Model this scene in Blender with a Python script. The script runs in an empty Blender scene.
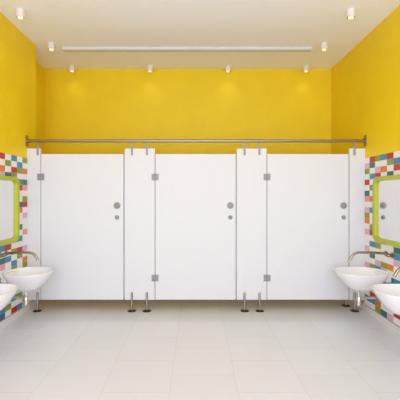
import bpy, bmesh, math, random
from mathutils import Vector, Matrix
random.seed(7)
S = bpy.context.scene
C = S.collection
PI = math.pi

# ------------------------------------------------------------ dimensions
XW = 2.2            # half width of the room
YB = 5.795          # back wall
YF = -1.7           # front wall (behind the camera)
ZC = 3.56           # ceiling
YP = 4.62           # front face of the cubicle fronts
XR = -2.46          # recessed part of the left wall
YR = 4.89           # where the recess begins

# ------------------------------------------------------------ materials
def lin(c):
    return tuple(((v/255)/12.92 if v/255 <= 0.04045 else ((v/255+0.055)/1.055)**2.4) for v in c) + (1,)

def mat(name, rgb, rough=0.5, metal=0.0, coat=0.0, spec=0.5, noise=0.0, nscale=30, bump=0.0, emit=None, es=0):
    m = bpy.data.materials.new(name); m.use_nodes = True
    nt = m.node_tree; b = nt.nodes['Principled BSDF']
    b.inputs['Base Color'].default_value = lin(rgb)
    b.inputs['Roughness'].default_value = rough
    b.inputs['Metallic'].default_value = metal
    b.inputs['Coat Weight'].default_value = coat
    b.inputs['Specular IOR Level'].default_value = spec
    if emit:
        b.inputs['Emission Color'].default_value = lin(emit)
        b.inputs['Emission Strength'].default_value = es
    if noise or bump:
        tc = nt.nodes.new('ShaderNodeTexCoord'); n = nt.nodes.new('ShaderNodeTexNoise')
        n.inputs['Scale'].default_value = nscale; n.inputs['Detail'].default_value = 5
        nt.links.new(tc.outputs['Object'], n.inputs['Vector'])
        if noise:
            mx = nt.nodes.new('ShaderNodeMix'); mx.data_type = 'RGBA'
            d = tuple(max(0, v*(1-noise)) for v in rgb); l = tuple(min(255, v*(1+noise)) for v in rgb)
            mx.inputs[6].default_value = lin(d); mx.inputs[7].default_value = lin(l)
            nt.links.new(n.outputs['Fac'], mx.inputs[0]); nt.links.new(mx.outputs[2], b.inputs['Base Color'])
        if bump:
            bp = nt.nodes.new('ShaderNodeBump'); bp.inputs['Strength'].default_value = bump
            bp.inputs['Distance'].default_value = 0.004
            nt.links.new(n.outputs['Fac'], bp.inputs['Height']); nt.links.new(bp.outputs['Normal'], b.inputs['Normal'])
    return m

M = {}
M['yellow'] = mat('yellow_paint', (243,211,28), 0.55, spec=0.35, noise=0.035, nscale=3.0, bump=0.08)
M['ceiling'] = mat('ceiling_plaster', (249,250,252), 0.85, spec=0.2, noise=0.01, nscale=8)
M['laminate'] = mat('white_laminate', (228,228,229), 0.6, spec=0.25)
M['edge'] = mat('panel_edge', (200,200,200), 0.5)
M['steel'] = mat('brushed_steel', (160,153,142), 0.33, metal=1.0)
M['hinge'] = mat('satin_steel', (160,158,154), 0.6, metal=0.5)
M['chrome'] = mat('polished_chrome', (215,210,200), 0.1, metal=1.0)
M['brass'] = mat('aged_nickel', (156,146,122), 0.16, metal=1.0)
M['rubber'] = mat('dark_foot', (38,36,36), 0.4)
M['ceramic'] = mat('white_ceramic', (246,245,246), 0.12, coat=0.5)
M['lime'] = mat('lime_plastic', (182,190,14), 0.35)
M['mirror'] = mat('mirror_glass', (240,238,236), 0.02, metal=1.0)
M['lampbody'] = mat('white_lamp_metal', (236,232,228), 0.4)
M['lampglow'] = mat('lamp_glow', (255,240,205), 0.4, emit=(255,222,160), es=1.5)
M['trimwhite'] = mat('white_trim', (236,233,229), 0.35)
M['gapgrey'] = mat('dark_gap_grey', (104,102,100), 0.6)
M['duct'] = mat('duct_metal', (218,218,216), 0.5)
M['grout'] = mat('pale_grout', (226,222,216), 0.8)
M['front'] = mat('white_wall_paint', (236,232,226), 0.7)

# glossy floor tiles in running bond
def floor_mat():
    m = bpy.data.materials.new('floor_tile'); m.use_nodes = True
    nt = m.node_tree; b = nt.nodes['Principled BSDF']; L = nt.links
    tc = nt.nodes.new('ShaderNodeTexCoord'); sp = nt.nodes.new('ShaderNodeSeparateXYZ'); cb = nt.nodes.new('ShaderNodeCombineXYZ')
    ax = nt.nodes.new('ShaderNodeMath'); ax.inputs[1].default_value = 0.20 + 0.5207*21
    ay = nt.nodes.new('ShaderNodeMath'); ay.inputs[1].default_value = -2.96 + 0.5235*20
    L.new(tc.outputs['Object'], sp.inputs[0])
    L.new(sp.outputs['X'], ax.inputs[0]); L.new(sp.outputs['Y'], ay.inputs[0])
    L.new(ay.outputs[0], cb.inputs['X']); L.new(ax.outputs[0], cb.inputs['Y'])
    br = nt.nodes.new('ShaderNodeTexBrick')
    br.offset = 0.5; br.offset_frequency = 2; br.squash = 1
    br.inputs['Scale'].default_value = 1
    br.inputs['Brick Width'].default_value = 0.5235
    br.inputs['Row Height'].default_value = 0.5207
    br.inputs['Mortar Size'].default_value = 0.0022
    br.inputs['Mortar Smooth'].default_value = 0.3
    br.inputs['Color1'].default_value = lin((226,228,232))
    br.inputs['Color2'].default_value = lin((223,225,229))
    br.inputs['Mortar'].default_value = lin((209,208,205))
    L.new(cb.outputs[0], br.inputs['Vector'])
    n = nt.nodes.new('ShaderNodeTexNoise'); n.inputs['Scale'].default_value = 2.2; n.inputs['Detail'].default_value = 6
    L.new(tc.outputs['Object'], n.inputs['Vector'])
    mx = nt.nodes.new('ShaderNodeMix'); mx.data_type = 'RGBA'; mx.blend_type = 'MULTIPLY'; mx.inputs[0].default_value = 1
    rp = nt.nodes.new('ShaderNodeValToRGB')
    rp.color_ramp.elements[0].color = (0.95,0.94,0.935,1); rp.color_ramp.elements[1].color = (1,1,1,1)
    L.new(n.outputs['Fac'], rp.inputs[0]); L.new(br.outputs['Color'], mx.inputs[6]); L.new(rp.outputs[0], mx.inputs[7])
    L.new(mx.outputs[2], b.inputs['Base Color'])
    bp = nt.nodes.new('ShaderNodeBump'); bp.invert = True; bp.inputs['Strength'].default_value = 0.3; bp.inputs['Distance'].default_value = 0.002
    L.new(br.outputs['Fac'], bp.inputs['Height']); L.new(bp.outputs['Normal'], b.inputs['Normal'])
    b.inputs['Roughness'].default_value = 0.17
    b.inputs['Specular IOR Level'].default_value = 0.5
    return m
M['floor'] = floor_mat()

PAL = {'W':(243,240,238), 'R':(192,38,14), 'O':(226,122,20), 'L':(142,156,38), 'G':(70,124,70), 'T':(38,110,106),
       'B':(66,140,178), 'S':(60,98,128), 'P':(222,182,200), 'K':(228,160,168), 'C':(246,232,218)}
PALM = {k: mat('tile_%s' % n, PAL[k], 0.3, coat=0.05, spec=0.35) for k, n in
        dict(W='white',R='red',O='orange',L='olive',G='green',T='teal',B='blue',S='slate',P='lilac',K='pink',C='cream').items()}

def pane_mat():
    m = bpy.data.materials.new('window_glass'); m.use_nodes = True
    nt = m.node_tree; nt.nodes.remove(nt.nodes['Principled BSDF'])
    o = nt.nodes['Material Output']; t = nt.nodes.new('ShaderNodeBsdfTransparent'); g = nt.nodes.new('ShaderNodeBsdfGlossy')
    g.inputs['Roughness'].default_value = 0.02
    x = nt.nodes.new('ShaderNodeMixShader'); x.inputs[0].default_value = 0.06
    nt.links.new(t.outputs[0], x.inputs[1]); nt.links.new(g.outputs[0], x.inputs[2]); nt.links.new(x.outputs[0], o.inputs[0])
    return m
M['pane'] = pane_mat()

# ------------------------------------------------------------ mesh helpers
def link(name, bm, m, parent=None, smooth=False, bevel=0, bseg=2, origin=None):
    me = bpy.data.meshes.new(name)
    if origin is not None:
        bmesh.ops.translate(bm, verts=bm.verts, vec=-Vector(origin))
    bmesh.ops.recalc_face_normals(bm, faces=bm.faces)
    bm.to_mesh(me); bm.free()
    for mm in (m if isinstance(m, (list, tuple)) else [m]): me.materials.append(mm)
    o = bpy.data.objects.new(name, me); C.objects.link(o)
    if origin is not None: o.location = origin
    if parent: o.parent = parent
    if smooth:
        for p in me.polygons: p.use_smooth = True
        if smooth != 'all': me.set_sharp_from_angle(angle=math.radians(38))
    if bevel:
        b = o.modifiers.new('bevel', 'BEVEL'); b.width = bevel; b.segments = bseg; b.limit_method = 'ANGLE'
    return o

def box(bm, x0, x1, y0, y1, z0, z1, mi=0):
    v = [bm.verts.new(p) for p in ((x0,y0,z0),(x1,y0,z0),(x1,y1,z0),(x0,y1,z0),(x0,y0,z1),(x1,y0,z1),(x1,y1,z1),(x0,y1,z1))]
    for f in ((0,3,2,1),(4,5,6,7),(0,1,5,4),(1,2,6,5),(2,3,7,6),(3,0,4,7)):
        bm.faces.new([v[i] for i in f]).material_index = mi

def frame_of(d):
    d = Vector(d).normalized()
    u = d.orthogonal().normalized() if abs(d.z) < 0.99 else Vector((1,0,0))
    w = d.cross(u).normalized()
    return d, u, w

def lathe(bm, base, axis, prof, seg=28, cap=True):
    """profile of (radius, height along axis)"""
    d, u, w = frame_of(axis); base = Vector(base); rings = []
    for r, h in prof:
        rings.append([bm.verts.new(base + d*h + (u*math.cos(2*PI*i/seg) + w*math.sin(2*PI*i/seg))*r) for i in range(seg)])
    for a, b in zip(rings, rings[1:]):
        for i in range(seg):
            bm.faces.new((a[i], a[(i+1) % seg], b[(i+1) % seg], b[i]))
    if cap:
        bm.faces.new(rings[0][::-1]); bm.faces.new(rings[-1])

def tube(bm, pts, r, seg=14):
    pts = [Vector(p) for p in pts]; rings = []; up = None
    for i, p in enumerate(pts):
        d = (pts[min(i+1, len(pts)-1)] - pts[max(i-1, 0)]).normalized()
        if up is None: up = d.orthogonal().normalized()
        up = (up - d*up.dot(d)).normalized(); w = d.cross(up)
        rr = r[i] if isinstance(r, (list, tuple)) else r
        rings.append([bm.verts.new(p + (up*math.cos(2*PI*k/seg) + w*math.sin(2*PI*k/seg))*rr) for k in range(seg)])
    for a, b in zip(rings, rings[1:]):
        for i in range(seg): bm.faces.new((a[i], a[(i+1) % seg], b[(i+1) % seg], b[i]))
    bm.faces.new(rings[0][::-1]); bm.faces.new(rings[-1])

def B(): return bmesh.new()

def thing(name, label, cat, loc, group=None):
    o = bpy.data.objects.new(name, None); C.objects.link(o)
    o.location = loc; o.empty_display_size = 0.1
    o['label'] = label; o['category'] = cat
    if group: o['group'] = group
    return o

def part(name, bm, m, t, **k):
    """part whose mesh was written in world coordinates"""
    bmesh.ops.translate(bm, verts=bm.verts, vec=-t.matrix_basis.translation)
    return link(name, bm, m, t, **k)

def sub(name, bm, m, p, t, **k):
    bmesh.ops.translate(bm, verts=bm.verts, vec=-t.matrix_basis.translation)
    return link(name, bm, m, p, **k)

def struct(o, label, cat):
    o['kind'] = 'structure'; o['label'] = label; o['category'] = cat
    return o

# ------------------------------------------------------------ room shell
bm = B(); box(bm, -2.6, 2.35, YF-0.15, YB+0.15, -0.1, 0)
struct(link('floor', bm, M['floor']), 'glossy off-white floor of large square tiles', 'floor')
bm = B(); box(bm, -2.6, 2.35, YF-0.15, YB+0.15, ZC, ZC+0.12)
struct(link('ceiling', bm, M['ceiling']), 'plain off-white ceiling above the yellow walls', 'ceiling')
bm = B(); box(bm, -2.6, 2.35, YB, YB+0.15, 0, ZC)
struct(link('wall_back', bm, M['yellow']), 'bright yellow back wall rising above the cubicle doors', 'wall')
bm = B()
foot = [(-XW,YF),(-XW,YR),(XR,YR),(XR,YB),(-2.6,YB),(-2.6,YF)]
lo = [bm.verts.new((x,y,0)) for x, y in foot]; hi = [bm.verts.new((x,y,ZC)) for x, y in foot]
for i in range(6): bm.faces.new((lo[i], lo[(i+1) % 6], hi[(i+1) % 6], hi[i]))
bm.faces.new(lo); bm.faces.new(hi)
struct(link('wall_left', bm, M['yellow']), 'yellow left wall above the mosaic tiles, stepping back beside the cubicles', 'wall')
bm = B(); box(bm, XW, 2.35, YF, YB, 0, ZC)
struct(link('wall_right', bm, M['yellow']), 'yellow right wall above the mosaic tiles', 'wall')
# front wall behind the camera with a wide window added to light the room
WX0, WX1, WZ0, WZ1 = -2.05, 2.05, 0.12, 3.44
bm = B()
box(bm, -2.6, WX0, YF-0.15, YF, 0, ZC); box(bm, WX1, 2.35, YF-0.15, YF, 0, ZC)
box(bm, WX0, WX1, YF-0.15, YF, 0, WZ0); box(bm, WX0, WX1, YF-0.15, YF, WZ1, ZC)
struct(link('wall_front', bm, M['front']), 'white wall with the added wide window, facing the cubicles', 'wall')
bm = B()
for x in (WX0, -0.68, 0.62, WX1-0.06): box(bm, x, x+0.06, YF-0.1, YF-0.04, WZ0, WZ1)
box(bm, WX0, WX1, YF-0.1, YF-0.04, WZ0, WZ0+0.06); box(bm, WX0, WX1, YF-0.1, YF-0.04, WZ1-0.06, WZ1)
w = struct(link('added_window_1', bm, M['trimwhite']), 'added unseen white-framed window facing the cubicles', 'window')
bm = B(); box(bm, WX0+0.05, WX1-0.05, YF-0.073, YF-0.067, WZ0+0.05, WZ1-0.05); link('pane', bm, M['pane'], w)

# ------------------------------------------------------------ mosaic tiles
TH, TW, ZT, NR = 0.0702, 0.1365, 1.98, 27
RIGHT = {  # column -> rows 0..26 from the top
 0: 'W P L W R W T K W P L O W P W W P W W P W W W W W T W',
 1: 'R G W B W L W O W B W W L R W B W T W L W W W W R B W',
 2: 'L W P R W W T W B W R W W P W L W W P B W W T W B O L',
 3: 'B W O W G W W K W R W T W W B W W W L P W B W W R W T',
 4: 'R L W S W O W W T W W B W P W W W W O W T R W W W W P',
 5: 'W B R W P W W L W K W W R W W T B P W W B W O W W R W'}
LEFT = {
 0: 'L W O W G K W L R W P W W K W W P W O L W W W W W R W',
 1: 'W B L W B R C C S O W W G W B W R L W W W T W W L W B',
 2: 'B W R L W W P W T W W R W W O W L W B L W W P W B W R',
 3: 'W L W S W O W W B W K W W T W R W B W W R W W W W L W',
 4: 'R W O P W W G W W R W W B W P B W T K W L W P W R B S'}
RIGHT = {k: v.split() for k, v in RIGHT.items()}
LEFT = {k: v.split() for k, v in LEFT.items()}
assert all(len(s) == NR for s in list(RIGHT.values())+list(LEFT.values()))
def tiles(side, table, label):
    rnd = random.Random(11 if side > 0 else 23)
    keys = list(PALM); bm = B()
    xw = side*XW; xf = side*(XW-0.008); xg = side*(XW-0.0065)
    y = 4.619; box(bm, min(xw,xg), max(xw,xg), YF, y, 0.079, ZT, len(keys))
    j = 0; y1 = 4.629
    while y1 - 0.02 > YF:
        y0 = max(y1 - TW, YF); prev = 'W'
        for k in range(NR):
            if j in table: c = table[j][k]
            else: c = rnd.choice('W W W W W W C R R L O G T B B S P P K'.split() if prev == 'W' else 'W W W W W W W W C R L O B B P S'.split())
            prev = c
            z1 = ZT - k*TH; z0 = z1 - TH
            g = 0.0012
            box(bm, min(xw,xf), max(xw,xf), y0+g, min(y1-g, 4.619), z0+g, z1-g, keys.index(c))
        y1 -= TW; j += 1
    ye = YR if side < 0 else YB; y0 = YP+0.031
    box(bm, min(xw,xg), max(xw,xg), y0, ye-0.001, 0.079, ZT, len(keys))
    while y0 < ye-0.03:
        y1 = min(y0+TW, ye-0.001)
        for k in range(NR):
            z1 = ZT - k*TH
            box(bm, min(xw,xf), max(xw,xf), y0+0.0012, y1-0.0012, z1-TH+0.0012, z1-0.0012, keys.index(rnd.choice('W W W W C R L O B B S P'.split())))
        y0 = y1
    o = link('trim_1' if side < 0 else 'trim_2', bm, [PALM[k] for k in keys] + [M['grout']])
    return struct(o, label, 'wall tiles')
tiles(-1, LEFT, 'multicoloured mosaic tiles on the left wall')
tiles(1, RIGHT, 'multicoloured mosaic tiles on the right wall')
for side, nm in ((-1, 'left'), (1, 'right')):
    bm = B(); a, b = side*XW, side*(XW-0.014); box(bm, min(a,b), max(a,b), YF, YP-0.001, 0, 0.076)
    box(bm, min(a,b), max(a,b), YP+0.031, YR if side < 0 else YB-0.001, 0, 0.076)
    a, b = side*XW, side*(XW-0.009)   # dark strip: shadow gap between baseboard and tiles, put into the colour
    box(bm, min(a,b), max(a,b), YF, YP-0.001, 0.0755, 0.0815, 1)
    struct(link('baseboard_'+nm, bm, [M['trimwhite'], M['gapgrey']]), 'white baseboard under the mosaic tiles of the %s wall' % nm, 'baseboard')

# ------------------------------------------------------------ cubicle front
T = 0.03
def panel_leg(t, x, y, name='leg', top=0.232, plate=True):
    bm = B()
    lathe(bm, (x, y, 0.012), (0,0,1), [(0.013,0),(0.013,top-0.02),(0.010,top-0.012)], 20)
    o = part(name, bm, M['steel'], t, smooth=True)
    if plate:
        bm = B(); box(bm, x-0.014, x+0.014, y+0.008, YP-0.0005, 0.16, top+0.006)
        sub('clamp', bm, M['hinge'], o, t, bevel=0.003)
    bm = B(); lathe(bm, (x, y, 0.0), (0,0,1), [(0.056,0),(0.056,0.004),(0.046,0.009),(0.015,0.013)], 28)
    sub('foot', bm, M['rubber'], o, t, smooth=True)
    return o

def pilaster(x0, x1, legs, label, extra=False, stops=()):
    t = thing('cubicle_pilaster', label, 'panel', ((x0+x1)/2, YP, 0), 'pilaster panels of the cubicle front')
    bm = B(); box(bm, x0, x1, YP, YP+T, 0.14, 2.107)
    part('panel', bm, M['laminate'], t, bevel=0.002)
    for a, b, sm in stops:   # rebate strip closing the door gap from behind
        bm = B(); box(bm, a, b, YP+T+0.001, YP+T+0.013, 0.145, 2.03)
        part('door_stop', bm, M[sm], t)
    for x in legs:
        panel_leg(t, x, YP-0.014)
        bm = B()   # strap from the head rail down over the panel top
        box(bm, x-0.013, x+0.013, YP-0.010, YP-0.0005, 2.02, 2.1848)
        part('rail_bracket', bm, M['hinge'], t, bevel=0.002)
    if extra:
        bm = B(); box(bm, x0+0.03, x0+0.055, YP+T, YP+0.30, 0.14, 2.03)
        part('return_panel', bm, M['laminate'], t, bevel=0.002)
        panel_leg(t, x0+0.042, 4.83, 'leg', 0.16, plate=False)
    return t
pilaster(-2.198, -2.021, [-2.055], 'narrow white pilaster panel against the left wall, left of the first cubicle door', stops=[(-2.05,-1.995,'gapgrey')])
pilaster(-0.925, -0.536, [-0.832, -0.637], 'white pilaster panel between the left and middle cubicle doors', stops=[(-0.965,-0.90,'edge'),(-0.56,-0.51,'gapgrey')])
pilaster(0.531, 0.918, [0.630, 0.825], 'white pilaster panel between the middle and right cubicle doors', stops=[(0.49,0.555,'edge'),(0.895,0.945,'gapgrey')])
pilaster(1.994, 2.198, [2.057], 'narrow white pilaster panel against the right wall, right of the last cubicle door', extra=True, stops=[(1.965,2.012,'gapgrey')])
for x, lb in ((-0.73, 'white divider panel between the left and middle cubicles'), (0.725, 'white divider panel between the middle and right cubicles')):
    bm = B(); box(bm, x-0.0125, x+0.0125, YP+T+0.001, YB-0.002, 0.15, 2.03)
    o = link('cubicle_divider', bm, M['laminate'], bevel=0.002, origin=(x, YP+T, 0.15))
    o['label'] = lb; o['category'] = 'panel'; o['group'] = 'dividers between the cubicles'

def hinge(t, x, z):
    bm = B()
    box(bm, x-0.045, x-0.004, YP-0.006, YP-0.0005, z-0.042, z+0.042)
    box(bm, x+0.004, x+0.045, YP-0.006, YP-0.0005, z-0.042, z+0.042)
    lathe(bm, (x, YP-0.006, z-0.043), (0,0,1), [(0.0065,0),(0.0065,0.086)], 14)
    for sx in (-0.026, 0.026):
        for sz in (-0.024, 0.024):
            lathe(bm, (x+sx, YP-0.006, z+sz), (0,-1,0), [(0.005,0),(0.004,0.002)], 10)
    part('hinge', bm, M['hinge'], t)
def cubicle_door(x0, x1, label, ko=0.066):
    t = thing('cubicle_door', label, 'door', ((x0+x1)/2, YP, 0.14), 'doors of the toilet cubicles')
    bm = B(); box(bm, x0, x1, YP+0.001, YP+T, 0.142, 2.035)
    part('door_panel', bm, M['laminate'], t, bevel=0.002)
    for z in (1.737, 0.425): hinge(t, x0-0.004, z)
    kx = x1 - ko
    bm = B(); lathe(bm, (kx, YP+0.001, 1.366), (0,-1,0), [(0.043,0),(0.043,0.006),(0.038,0.012),(0.022,0.013),(0.021,0.022),(0.017,0.025)], 32)
    part('lock_knob', bm, M['hinge'], t, smooth=True)
    bm = B(); lathe(bm, (kx, YP+0.001, 1.213), (0,-1,0), [(0.028,0),(0.028,0.006),(0.020,0.010),(0.019,0.026),(0.015,0.029)], 28)
    part('pull_knob', bm, M['hinge'], t, smooth=True)
    return t
cubicle_door(-2.013, -0.945, 'white cubicle door on the left, behind the left wash basins', 0.081)
cubicle_door(-0.528, 0.512, 'white cubicle door in the middle of the three')
cubicle_door(0.926, 1.984, 'white cubicle door on the right, behind the right wash basins')

t = thing('head_rail', 'long round steel head rail spanning wall to wall above the cubicle doors', 'rail', (0, YP-0.005, 2.205))
bm = B(); lathe(bm, (-2.19, YP-0.004, 2.205), (1,0,0), [(0.02,0),(0.02,4.38)], 24)
part('rail', bm, M['steel'], t, smooth=True)
for s in (-1, 1):
    bm = B(); xa, xb = sorted((s*2.1995, s*2.1915)); box(bm, xa, xb, YP-0.036, YP+0.028, 2.133, 2.277)
    lathe(bm, (s*2.192, YP-0.004, 2.205), (-s,0,0), [(0.028,0),(0.026,0.03)], 32)
    part('wall_flange', bm, M['steel'], t, smooth=True, bevel=0.002)

# ------------------------------------------------------------ wash basins
NS = 64
def se(a, b, th, n=2.25):
    c, s = math.cos(th), math.sin(th)
    return (a*math.copysign(abs(c)**(2/n), c), b*math.copysign(abs(s)**(2/n), s))
def basin(side, cy, label):
    ax = 0.262 if side < 0 else (0.285 if cy > 4 else 0.272); cx = side*(2.191-ax); ZR = 0.62
    t = thing('wash_basin', label, 'basin', (cx, cy, ZR), 'wall-hung wash basins')
    prof = [(0.12,-0.218),(0.20,-0.2175),(0.30,-0.214),(0.41,-0.203),(0.52,-0.182),(0.63,-0.153),(0.745,-0.116),(0.85,-0.078),(0.94,-0.038),(0.985,-0.010),(0.997,-0.001),
            (0.992,0.004),(0.965,0.004),(0.955,-0.002),(0.925,-0.03),(0.85,-0.075),(0.74,-0.115),(0.60,-0.148),(0.42,-0.172),(0.22,-0.184),(0.09,-0.187)]
    bm = B(); rings = []
    for f, z in prof:
        e = 2.0 + 0.45*f
        rings.append([bm.verts.new((cx + se(ax*f, 0.25*f, 2*PI*i/NS, e)[0], cy + se(ax*f, 0.25*f, 2*PI*i/NS, e)[1], ZR+z)) for i in range(NS)])
    for a, b in zip(rings, rings[1:]):
        for i in range(NS): bm.faces.new((a[i], a[(i+1) % NS], b[(i+1) % NS], b[i]))
    bm.faces.new(rings[0][::-1]); bm.faces.new(rings[-1])
    x0, x1 = sorted((side*2.191, side*2.13))   # back lug fixing the bowl to the wall
    box(bm, x0, x1, cy-0.11, cy+0.11, ZR-0.10, ZR-0.012)
    part('bowl', bm, M['ceramic'], t, smooth='all' if False else True)
    bm = B(); lathe(bm, (cx, cy, ZR-0.186), (0,0,1), [(0.032,0),(0.032,0.004),(0.024,0.006),(0.012,0.004)], 24)
    part('drain', bm, M['chrome'], t, smooth=True)
    bm = B()
    tx = cx - (0.03 if cy > 4 else 0)
    lathe(bm, (tx, cy, 0.225), (0,0,1), [(0.020,0),(0.027,0.006),(0.028,0.02),(0.028,0.095),(0.024,0.105),(0.016,0.108),(0.016,0.172),(0.03,0.172)], 24)
    pz = 0.315
    tube(bm, [(tx+side*0.02, cy, pz),(tx+side*0.10, cy, pz),(side*2.191, cy, pz)], 0.015, 16)
    lathe(bm, (side*2.192, cy, pz), (-side,0,0), [(0.034,0),(0.032,0.006),(0.018,0.012)], 24)
    part('bottle_trap', bm, M['chrome'], t, smooth=True)
basin(-1, 4.10, 'white round wash basin on the left wall, the one nearer the cubicles')
basin(-1, 3.265, 'white round wash basin at the left edge of the photo, nearest the viewer')
basin(1, 4.10, 'white round wash basin on the right wall, the one nearer the cubicles')
basin(1, 3.265, 'white round wash basin at the right edge of the photo, nearest the viewer')

def faucet(side, cy, label):
    xw = side*2.192; z = 0.827
    t = thing('wall_faucet', label, 'faucet', (xw, cy, z), 'wall-mounted faucets')
    bm = B(); pts = []
    xe = 1.93 if side < 0 else (1.88 if cy > 4 else 1.93); L = 2.192-xe
    for i in range(9): pts.append((side*(2.192-0.004 - L*i/8), cy, z + 0.012*math.sin(i/8*PI*0.6)))
    x_, z_ = side*xe, pts[-1][2]; R = 0.10
    for i in range(1, 8):
        a = i/8*math.radians(76)
        pts.append((x_ - side*R*math.sin(a), cy, z_ - R*(1-math.cos(a))*0.95))
    p, q = Vector(pts[-1]), Vector(pts[-2]); pts.append(p + (p-q).normalized()*0.035)
    tube(bm, pts, 0.0145, 16)
    part('spout', bm, M['brass'], t, smooth=True)
    bm = B(); lathe(bm, (xw, cy, z), (-side,0,0), [(0.033,0),(0.033,0.005),(0.026,0.010),(0.019,0.012),(0.018,0.03),(0.0125,0.034)], 28)
    part('spout_rosette', bm, M['brass'], t, smooth=True)
    hy = cy - 0.13
    bm = B(); lathe(bm, (xw, hy, z), (-side,0,0), [(0.033,0),(0.033,0.005),(0.026,0.010),(0.021,0.012),(0.021,0.05),(0.018,0.056)], 28)
    h = part('mixer_valve', bm, M['brass'], t, smooth=True)
    bm = B(); tube(bm, [(xw-side*0.045, hy, z+0.015),(xw-side*0.055, hy, z+0.028),(xw-side*0.10, hy, z+0.036)], [0.007,0.007,0.006], 12)
    sub('lever', bm, M['brass'], h, t, smooth=True)
faucet(-1, 4.10, 'nickel spout faucet on the left wall over the basin nearer the cubicles')
faucet(-1, 3.265, 'nickel spout faucet at the left photo edge over the basin nearest the viewer')
faucet(1, 4.10, 'nickel spout faucet on the right wall over the basin nearer the cubicles')
faucet(1, 3.265, 'nickel spout faucet at the right photo edge over the basin nearest the viewer')

# ------------------------------------------------------------ mirrors
def rrect(y0, y1, z0, z1, r, n=10):
    out = []
    for cy, cz, a0 in ((y1-r, z1-r, 0), (y0+r, z1-r, 90), (y0+r, z0+r, 180), (y1-r, z0+r, 270)):
        for i in range(n+1):
            a = math.radians(a0 + 90*i/n); out.append((cy + r*math.cos(a), cz + r*math.sin(a)))
    return out
def mirror(side, label):
    y0, y1, z0, z1, fw = 3.03, 4.33, 0.943, 1.718, 0.05
    t = thing('wall_mirror', label, 'mirror', (side*2.19, (y0+y1)/2, z0))
    xb, xf = side*2.1915, side*2.147
    O = rrect(y0, y1, z0, z1, 0.09); I = rrect(y0+fw, y1-fw, z0+fw, z1-fw, 0.045)
    bm = B(); n = len(O)
    R = [[bm.verts.new((x, a, b)) for a, b in P] for x, P in ((xb,O),(xf,O),(xf,I),(xb,I))]
    for k in range(4):
        a, b = R[k], R[(k+1) % 4]
        for i in range(n): bm.faces.new((a[i], a[(i+1) % n], b[(i+1) % n], b[i]))
    part('frame', bm, M['lime'], t, bevel=0.003)
    I2 = rrect(y0+fw-0.003, y1-fw+0.003, z0+fw-0.003, z1-fw+0.003, 0.046)
    bm = B(); a = [bm.verts.new((side*2.174, u, v)) for u, v in I2]; b = [bm.verts.new((side*2.190, u, v)) for u, v in I2]
    for i in range(n): bm.faces.new((a[i], a[(i+1) % n], b[(i+1) % n], b[i]))
    bm.faces.new(a); bm.faces.new(b)
    part('mirror_glass', bm, M['mirror'], t)
mirror(-1, 'long rounded mirror in a lime green frame on the left wall')
mirror(1, 'long rounded mirror in a lime green frame on the right wall')

# ------------------------------------------------------------ ceiling
x0, x1, y0, y1 = -1.86, 1.61, 4.93, 5.01
t = thing('ceiling_slot_diffuser', 'long thin white slot diffuser running across the ceiling before the cubicles', 'ceiling vent', ((x0+x1)/2, (y0+y1)/2, ZC))
bm = B(); box(bm, x0, x1, y0, y1, ZC-0.04, ZC-0.0005)
part('frame', bm, M['duct'], t, bevel=0.003)
bm = B(); box(bm, x0+0.03, x1-0.03, y0+0.03, y1-0.03, ZC-0.042, ZC-0.039)
part('slot', bm, M['edge'], t)

SPOT_W = 1.6
def spot(x, y, label, power=SPOT_W):
    t = thing('ceiling_spotlight', label, 'lamp', (x, y, ZC), 'cylinder spotlights on the ceiling')
    r, h = 0.045, 0.088
    bm = B(); lathe(bm, (x, y, ZC-0.0005), (0,0,-1), [(r*0.9,0),(r,0.002),(r,h),(r*0.93,h+0.001),(r*0.88,h-0.001),(r*0.86,h-0.012),(r*0.8,h-0.013)], 32)
    part('housing', bm, M['lampbody'], t, smooth=True)
    bm = B(); lathe(bm, (x, y, ZC-h+0.0125), (0,0,-1), [(r*0.85,0),(r*0.84,0.010),(r*0.70,0.011),(r*0.68,0.004)], 28)
    part('baffle', bm, M['rubber'], t, smooth=True)
    bm = B(); lathe(bm, (x, y, ZC-h+0.008), (0,0,-1), [(r*0.66,0),(r*0.66,0.006),(r*0.6,0.014),(r*0.35,0.019)], 28)
    part('bulb', bm, M['lampglow'], t, smooth=True)
    l = bpy.data.lights.new('spotlight_beam', 'SPOT'); l.energy = power; l.color = (1.0, 0.96, 0.9)
    l.spot_size = math.radians(125); l.spot_blend = 0.9; l.shadow_soft_size = 0.04
    o = bpy.data.objects.new('spotlight_beam', l); C.objects.link(o); o.parent = t; o.location = (0, 0, -h-0.022)
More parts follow.
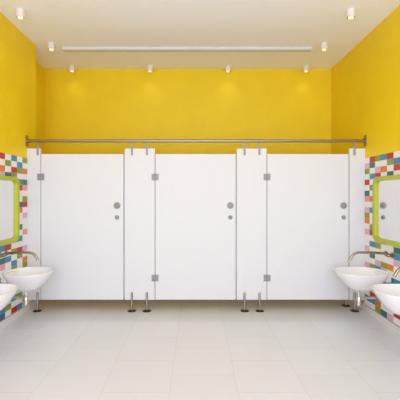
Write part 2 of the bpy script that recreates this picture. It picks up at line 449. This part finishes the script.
spot(-1.95, 3.95, 'white cylinder spotlight nearest the viewer above the left wall')
spot(-1.96, 4.82, 'white cylinder spotlight second from the viewer above the left wall')
spot(1.72, 3.95, 'white cylinder spotlight nearest the viewer above the right wall')
spot(1.735, 4.82, 'white cylinder spotlight second from the viewer above the right wall')
for x, lb in ((-1.97, 'at the left end of the back row over the cubicles'), (-0.731, 'second from the left in the back row over the cubicles'),
              (0.508, 'second from the right in the back row over the cubicles'), (1.748, 'at the right end of the back row over the cubicles')):
    spot(x, 5.65, 'white cylinder spotlight ' + lb)

for x, sd in ((-1.94, 'left'), (1.71, 'right')):   # unseen spotlights added to brighten floor, walls and ceiling
    for y, lb in ((2.95, 'third from the cubicles'), (1.6, 'fourth from the cubicles'), (0.2, 'fifth from the cubicles')):
        spot(x, y, 'added unseen fill spotlight %s in the row along the %s wall' % (lb, sd), 14)
# ------------------------------------------------------------ added window light, camera
l = bpy.data.lights.new('added_window_light', 'AREA'); l.shape = 'RECTANGLE'; l.size = 4.0; l.size_y = 3.2
l.energy = 300; l.color = (0.87, 0.97, 1.24)  # light added at the unseen window, brightens the room from behind the camera
o = bpy.data.objects.new('added_window_light', l); C.objects.link(o)
o.location = (0, YF-0.2, (WZ0+WZ1)/2); o.rotation_euler = (PI/2, 0, 0)   # shines towards +Y
wd = bpy.data.worlds.new('world'); S.world = wd; wd.use_nodes = True
wd.node_tree.nodes['Background'].inputs[0].default_value = (0.85, 0.92, 1, 1)
wd.node_tree.nodes['Background'].inputs[1].default_value = 1.0

cd = bpy.data.cameras.new('camera'); cam = bpy.data.objects.new('camera', cd); C.objects.link(cam)
cam.location = (0, 0, 1.49); cam.rotation_euler = (PI/2, 0, 0)
cd.sensor_width = 36; cd.lens = 355.6/400*36; cd.shift_x = 0.01; cd.shift_y = -0.01
S.camera = cam
S.view_settings.view_transform = 'Standard'; S.view_settings.look = 'None'
S.view_settings.gamma = 1; S.view_settings.exposure = -0.62
S.cycles.use_denoising = True
S.cycles.max_bounces = 12; S.cycles.diffuse_bounces = 8
